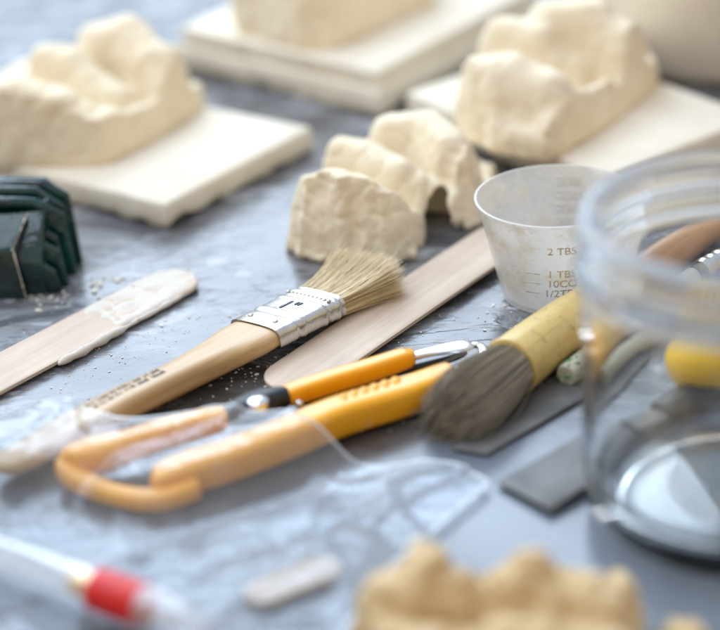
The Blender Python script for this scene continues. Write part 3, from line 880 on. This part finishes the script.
# yellow knobbed handle behind the jar
k0 = at(704, 352, .0148)
r = thing('yellow_handle', 'bright yellow round-ended plastic handle seen through the glass jar', 'tool handle', Vector((k0.x, k0.y, 0)))
d = Vector((.62, .78, 0)).normalized(); pts, ws = [], []
for i in range(9):
    th = math.pi/2*i/8; pts.append(k0-d*(.0142*math.cos(th))); ws.append(max(.0004, .0146*math.sin(th)))
for x, w in ((.004, .0141), (.008, .0126), (.012, .0098), (.016, .0078), (.030, .0074), (.046, .0080), (.058, .0082)):
    pts.append(k0+d*x); ws.append(w)
finish('grip', *sweep(pts, ws, ws, 28), M['knob'], r, 50)
finish('collar', *sweep([k0+d*x for x in (.0581, .059, .067, .068)], [.009, .0095, .0095, .009], [.009, .0095, .0095, .009], 24), M['steel'], r, 40)

# silver ferruled brush further back
a, b = at(697, 272, .006), at(800, 218, .006)
r = thing('metal_ferrule_brush', 'tool with ribbed silver ferrule behind the jar at the right edge', 'brush', frame(a, b-a)); L = (b-a).length
xs, ws = [], []
for i in range(33):
    x = L*.6*i/32; xs.append(Vector((x, 0, 0))); ws.append(.0052+(.0004 if (i//2) % 2 else 0))
loc('ferrule', sweep(xs, ws, ws, 24), M['tin'], r, 30)
loc('handle', sweep([Vector((x, 0, 0)) for x in (L*.6+.0005, L*.7, L*1.2, L*1.6)], [.0048, .0058, .0055, .003], [.0048, .0058, .0055, .003], 20), M['brown_wood'], r)

# putty knife: steel blade reaching out from under the jar's left side
bl = px_poly([(497, 487), (551, 517), (652, 456), (612, 432)], .0)
r = thing('putty_knife', 'dull grey putty knife with short flat blade, lying partly behind the jar', 'putty knife', (bl[0]+bl[2])/2)
V, F = prism([p[:2] for p in bl], [.0010, .0016, .0048, .0044], [.0021, .0027, .0059, .0055]); 
finish('blade', *bevelled(V, F, .0003, 2), M['satin'], r, 30)
d = (bl[2]+bl[3]-bl[0]-bl[1]).normalized(); h0 = (bl[2]+bl[3])/2+Vector((0, 0, .0058))
pts = [h0+d*x for x in (-.002, .004, .012, .020, .05, .08, .095, .099)]
finish('tang', *sweep(pts[:3], [.007, .0055, .004], .0012, 12, 5), M['satin'], r, 40)
finish('handle', *sweep(pts[2:], [.0055, .0070, .0080, .0080, .0070, .0045], [.0040, .0052, .0056, .0056, .0050, .0030], 24, 2.6), M['black_metal'], r, 40)

# long steel blade under the round brush
bl = px_poly([(452, 452), (487, 458), (600, 392), (640, 352), (600, 352), (520, 404)], 0)
V, F = prism([p[:2] for p in bl], .0006, .0016)
c0 = (bl[0]+bl[2])/2
tag(finish('steel_blade', *bevelled(V, F, .0003, 2), M['satin'], None, 30, origin=(c0.x, c0.y, 0)), 'long thin steel blade lying flat under the grey-bristled round brush', 'blade')

# ------------------------------------------------------------------ yellow-handled tool
c0 = at(290, 425)
r = thing('hand_clipper', 'yellow-handled hand clipper with slim lever and bright metal tips, half under the bag', 'hand tool', c0)
def pp(l): return [at(x, y, z) for x, y, z in l]
def swp(l, n=6, **k):
    s = spline([tuple(at(x, y, z))+(w, h) for x, y, z, w, h in l], n)
    return sweep([Vector(q[:3]) for q in s], [q[3] for q in s], [q[4] for q in s], **k)
ZL = .0062
# lower handle: thick bar, ribbed finger grip on its top edge
finish('lower_handle', *swp([(152, 484, .0058, .0018, .0022), (160, 482, .0060, .0050, .0044), (190, 472, .0062, .0062, .0054), (230, 460, .0063, .0062, .0056), (290, 437, .0064, .0062, .0056), (340, 416, .0064, .0062, .0056), (400, 398, .0064, .0060, .0054), (448, 380, .0064, .0056, .0050), (452, 378.5, .0064, .0050, .0044)], n=24, power=4.5), M['yellow'], r, 45)
lh = r.children[-1]
V, F = [], []
for i in range(6):
    t = i/5; p = at(344+t*52, 403-t*17, .0096)
    V, F = merge((V, F), ellipsoid(p, (.0026, .0042, .0030), 18, 12))
finish('grip_rib', V, F, M['yellow'], lh, 60)
# strap that loops round the tail of the tool and becomes the tail of the upper arm
finish('tail_loop', *swp([(196, 487, .0042, .0040, .0036), (172, 496, .0038, .0042, .0034), (146, 500, .0034, .0040, .0032), (112, 494, .0035, .0036, .0032), (82, 482, .0044, .0038, .0036), (67, 470, .0058, .0036, .0038), (68, 461, .0075, .0028, .0032)], n=16, power=3), M['yellow'], r, 45)
finish('upper_handle', *swp([(62, 463, .0085, .0010, .0016), (72, 459, .0085, .0044, .0040), (100, 454, .0085, .0064, .0050), (130, 445, .0088, .0054, .0046), (170, 432, .009, .0048, .0042), (210, 421, .009, .0046, .0040), (224, 417, .009, .0038, .0034)], n=20, power=3.4), M['yellow'], r, 45)
finish('pivot_arm', *swp([(220, 418, .0088, .0030, .0026), (240, 412, .0090, .0052, .0040), (262, 404, .0090, .0056, .0046), (280, 398, .0088, .0040, .0038), (292, 394, .0086, .0024, .0024)], n=18, power=2.6), M['black_metal'], r, 45)
p = at(258, 402, .0135)
finish('pivot_cap', *lathe([(.0001, .0016), (.0022, .0014), (.0034, .0006), (.0036, -.0016), (.0001, -.0016)], 24, p, close=False), M['steel'], r, 40)
finish('lever', *swp([(287, 396, .0086, .0026, .0024), (290, 395, .0086, .0034, .0032), (330, 382, .0090, .0036, .0034), (370, 370, .0094, .0036, .0034), (403, 359, .0096, .0034, .0032), (407, 357.5, .0096, .0028, .0026)], n=18, power=4.5), M['yellow'], r, 45)
finish('spring_plate', *swp([(296, 405, .0050, .0012, .0010), (340, 391, .0056, .0013, .0010), (400, 372, .0062, .0013, .0010), (450, 359, .0068, .0014, .0010), (466, 352, .0078, .0010, .0008)], n=14, power=4), M['black_metal'], r, 45)
p = at(299, 404, .0070)
finish('rivet', *ellipsoid(p, (.0016, .0016, .0016), 16, 10), M['steel'], r, 60)
tipm = swp([(405, 358.5, .0094, .0019, .0011), (425, 353, .0096, .0024, .0009), (445, 349, .0096, .0034, .0008), (462, 346, .0094, .0036, .0008), (470, 345, .0092, .0024, .0007), (473, 344.5, .0091, .0005, .0004)], n=16, power=3.5)
finish('upper_tip', *tipm, M['steel'], r, 45)
finish('lower_tip', *swp([(448, 379, .0062, .0028, .0024), (462, 370, .0062, .0027, .0020), (478, 360, .0062, .0022, .0012), (484, 352, .0068, .0018, .0010), (478, 345, .0076, .0014, .0009), (464, 347, .0080, .0010, .0007)], n=16, power=3.5), M['steel'], r, 45)

# ------------------------------------------------------------------ plastic bag over the tools
def bag_height(p):
    h = .0010
    def hump(a, b, w, top):
        nonlocal h
        d, t = seg_dist(Vector((p.x, p.y, 0)), Vector((a.x, a.y, 0)), Vector((b.x, b.y, 0)))
        h = max(h, top*math.exp(-(max(0, d-w)/.010)**2))
    hump(at(62, 463, .0085), at(224, 417, .009), .007, .0145)
    hump(at(222, 418, .009), at(285, 398, .009), .008, .0155)
    hump(at(150, 487, .006), at(390, 401, .0064), .0085, .0138)
    hump(at(66, 470, .005), at(150, 500, .002), .004, .0085)
    hump(at(-2, 470, .006), at(150, 398, .009), .010, .0150)
    hump(at(240, 604), at(338, 568), .006, .0042)
    return h
corners = [at(-60, 448, .004), at(-70, 640, .003), at(318, 655, .003), at(488, 486, .001), at(372, 427, .017), at(255, 400, .020), at(130, 406, .020), at(40, 414, .012)]
# grid: rows from the far edge to the near edge
far = spline([tuple(q) for q in (corners[0], corners[7], corners[6], corners[5], corners[4], at(430, 450, .006), corners[3])], 22)
near = spline([tuple(q) for q in (corners[1], at(60, 648, .003), at(200, 656, .003), corners[2], at(372, 596, .001), at(430, 538, .001), at(487, 490, .001))], 22)
V, F = [], []; nu = len(far); nv = 130
def bag_layer(lift, seed):
    V, F = [], []
    for i in range(nu):
        a, b = Vector(far[i]), Vector(near[i])
        for j in range(nv+1):
            t = j/nv; p = a.lerp(b, t)
            w = noise.fractal(Vector((p.x*36, p.y*52, seed)), 1, 2, 2)
            rdg = max(0, 1-abs(noise.noise(Vector((p.x*21+p.y*15, p.y*12-p.x*8, seed+3))))*9)+.8*max(0, 1-abs(noise.noise(Vector((p.x*20-p.y*22, p.y*10+p.x*9, seed+8))))*10)
            h = bag_height(p)
            p.z = h+lift*(.8+max(-.6, w*.6+rdg*.75))
            V.append(p)
    for i in range(nu-1):
        for j in range(nv): F.append((i*(nv+1)+j, i*(nv+1)+j+1, (i+1)*(nv+1)+j+1, (i+1)*(nv+1)+j))
    return V, F
v1, f1 = bag_layer(.0022, 1.3)
f1 = [f[::-1] for f in f1]
sol = finish('plastic_bag', v1, f1, M['bag'], None, 80, origin=(at(200, 500).x, at(200, 500).y, 0))
v1 = [Vector(q) for q in v1]
rim = [v1[i*(nv+1)] for i in range(nu)]+[v1[(nu-1)*(nv+1)+j] for j in range(1, nv+1)]+[v1[i*(nv+1)+nv] for i in range(nu-2, -1, -1)]
bpy.context.view_layer.update()
finish('sealed_edge', *sweep(rim, .0007, .00022, 8), M['clear'], sol, 80)
tag(sol, 'crinkled clear plastic bag draped over the tail of the yellow tool and brush handle', 'plastic bag')

# ------------------------------------------------------------------ clear pen with red band
a, b = at(-40, 540, .0095), at(212, 630, .0095)
r = thing('clear_tube_pen', 'clear plastic tube pen with red band and gold ring at the lower left', 'pen', frame(a, b-a)); L = (b-a).length
def px_x(x, y): return (frame(a, b-a).inverted() @ at(x, y, .0095)).x
xr0, xr1 = px_x(97, 588), px_x(146, 606); xg0 = px_x(78, 580)
loc('barrel', sweep([Vector((x, 0, 0)) for x in (0, .001, xr1+.004, xr1+.010, L-.004, L)], [.0054, .0060, .0060, .0058, .0040, .0020], [.0054, .0060, .0060, .0058, .0040, .0020], 28), M['clear'], r, 40)
loc('red_band', sweep([Vector((x, 0, 0)) for x in (xr0, xr0+.0006, xr1-.0006, xr1)], [.0055, .0063, .0063, .0055], [.0055, .0063, .0063, .0055], 28), M['red'], r, 40)
loc('gold_ring', sweep([Vector((x, 0, 0)) for x in (xg0, xg0+.0006, xr0-.001, xr0)], [.0034, .0042, .0042, .0042], [.0034, .0042, .0042, .0042], 24), M['gold'], r, 40)

# ------------------------------------------------------------------ plaster crumbs
rn4 = random.Random(21); V, F = [], []
def crumb(p, s):
    bm = bmesh.new(); bmesh.ops.create_icosphere(bm, subdivisions=1, radius=1)
    m = Matrix.Rotation(rn4.uniform(0, 6), 3, 'Z') @ Matrix.Diagonal((s*rn4.uniform(.6, 1.5), s*rn4.uniform(.5, 1), s*rn4.uniform(.3, .7)))
    vs = [p+(m @ (v.co*(1+rn4.uniform(-.25, .25))))+Vector((0, 0, s*.3)) for v in bm.verts]
    bm.verts.index_update(); fs = [tuple(v.index for v in f.verts) for f in bm.faces]; bm.free(); return vs, fs
spots = []
for _ in range(420): spots.append((rn4.uniform(20, 560), rn4.uniform(240, 440), abs(rn4.gauss(0, .00018))+.00008))
for _ in range(130):
    t = rn4.random(); spots.append((60+t*140+rn4.gauss(0, 16), 375-t*75+rn4.gauss(14, 12), abs(rn4.gauss(0, .00022))+.0001))
for _ in range(120): spots.append((rn4.gauss(270, 40), rn4.gauss(372, 12), abs(rn4.gauss(0, .0003))+.00012))
for _ in range(16): spots.append((rn4.gauss(112, 16), rn4.gauss(285, 9), abs(rn4.gauss(0, .0008))+.0002))
for _ in range(50): spots.append((rn4.gauss(515, 26), rn4.gauss(325, 12), abs(rn4.gauss(0, .0003))+.00014))
for _ in range(60): spots.append((rn4.uniform(20, 70), 300+rn4.gauss(0, 5), abs(rn4.gauss(0, .0004))+.00014))
for x, y, s in spots: V, F = merge((V, F), crumb(at(x, y), s)) if False else (V, F)
for _ in range(900): spots.append((rn4.uniform(10, 570), rn4.uniform(235, 445), rn4.uniform(.00004, .00009)))
for _ in range(14): spots.append((rn4.uniform(30, 300), rn4.uniform(290, 400), rn4.uniform(.0005, .0009)))
parts = [crumb(at(x, y), s) for x, y, s in spots]
V, F = merge(*parts)
tag(finish('plaster_crumbs', V, F, M['crumb'], None, 30), 'scattered plaster crumbs and dust on the dark work surface', 'crumbs', kind='stuff')

# ------------------------------------------------------------------ light
w = bpy.data.worlds.new('World'); bpy.context.scene.world = w; w.use_nodes = True
nt = w.node_tree; bg = nt.nodes['Background']; n = N(nt)
tc = n('ShaderNodeTexCoord').outputs['Generated']
sep = n('ShaderNodeSeparateXYZ', {0: tc})
room = n.ramp(n.math('ADD', n.math('MULTIPLY', sep.outputs[2], .5), .5), [(.45, (.52, .38, .25)), (.56, (.78, .59, .40)), (1, (.74, .78, .84))])
side_ = n.ramp(n.math('ADD', n.math('MULTIPLY', sep.outputs[1], .5), .5), [(.45, 0), (.85, 1)])   # cooler towards the windows
room = n.mix(side_, room, (.66, .78, .95))
nt.links.new(room, bg.inputs[0]); bg.inputs[1].default_value = 1.0

def area(name, loc_, target, sx, sy, power, col):
    l = bpy.data.lights.new(name, 'AREA'); l.shape = 'RECTANGLE'; l.size = sx; l.size_y = sy; l.energy = power; l.color = col
    o = bpy.data.objects.new(name, l); C.objects.link(o); o.location = loc_
    o.rotation_euler = (Vector(target)-Vector(loc_)).to_track_quat('-Z', 'Y').to_euler(); return o
area('window_light', (-.55, 1.9, 1.30), (0, .1, 0), 2.0, 1.3, 50, (.70, .84, 1.0))
area('overhead_fill', (-.9, .3, 1.9), (0, 0, 0), 1.8, 1.8, 33, (.72, .85, 1.0))  # added cool overhead fill that brightens the upper faces

# ------------------------------------------------------------------ camera object
cam = bpy.data.cameras.new('camera'); co = bpy.data.objects.new('camera', cam); C.objects.link(co)
m = Matrix((RT, UP, -FW)).transposed().to_4x4(); m.translation = CAM; co.matrix_world = m
cam.sensor_width = 36; cam.sensor_fit = 'HORIZONTAL'; cam.lens = FPX/720*36
cam.clip_start = .02; cam.clip_end = 50
cam.dof.use_dof = True; cam.dof.focus_distance = .677; cam.dof.aperture_fstop = 4.2; cam.dof.aperture_blades = 0
sc = bpy.context.scene; sc.camera = co
sc.view_settings.view_transform = 'Standard'; sc.view_settings.look = 'None'; sc.view_settings.exposure = 0
sc.render.engine = 'CYCLES'
sc.cycles.use_denoising = True
sc.cycles.max_bounces = 14; sc.cycles.transmission_bounces = 12; sc.cycles.transparent_max_bounces = 16
sc.cycles.sample_clamp_indirect = 6
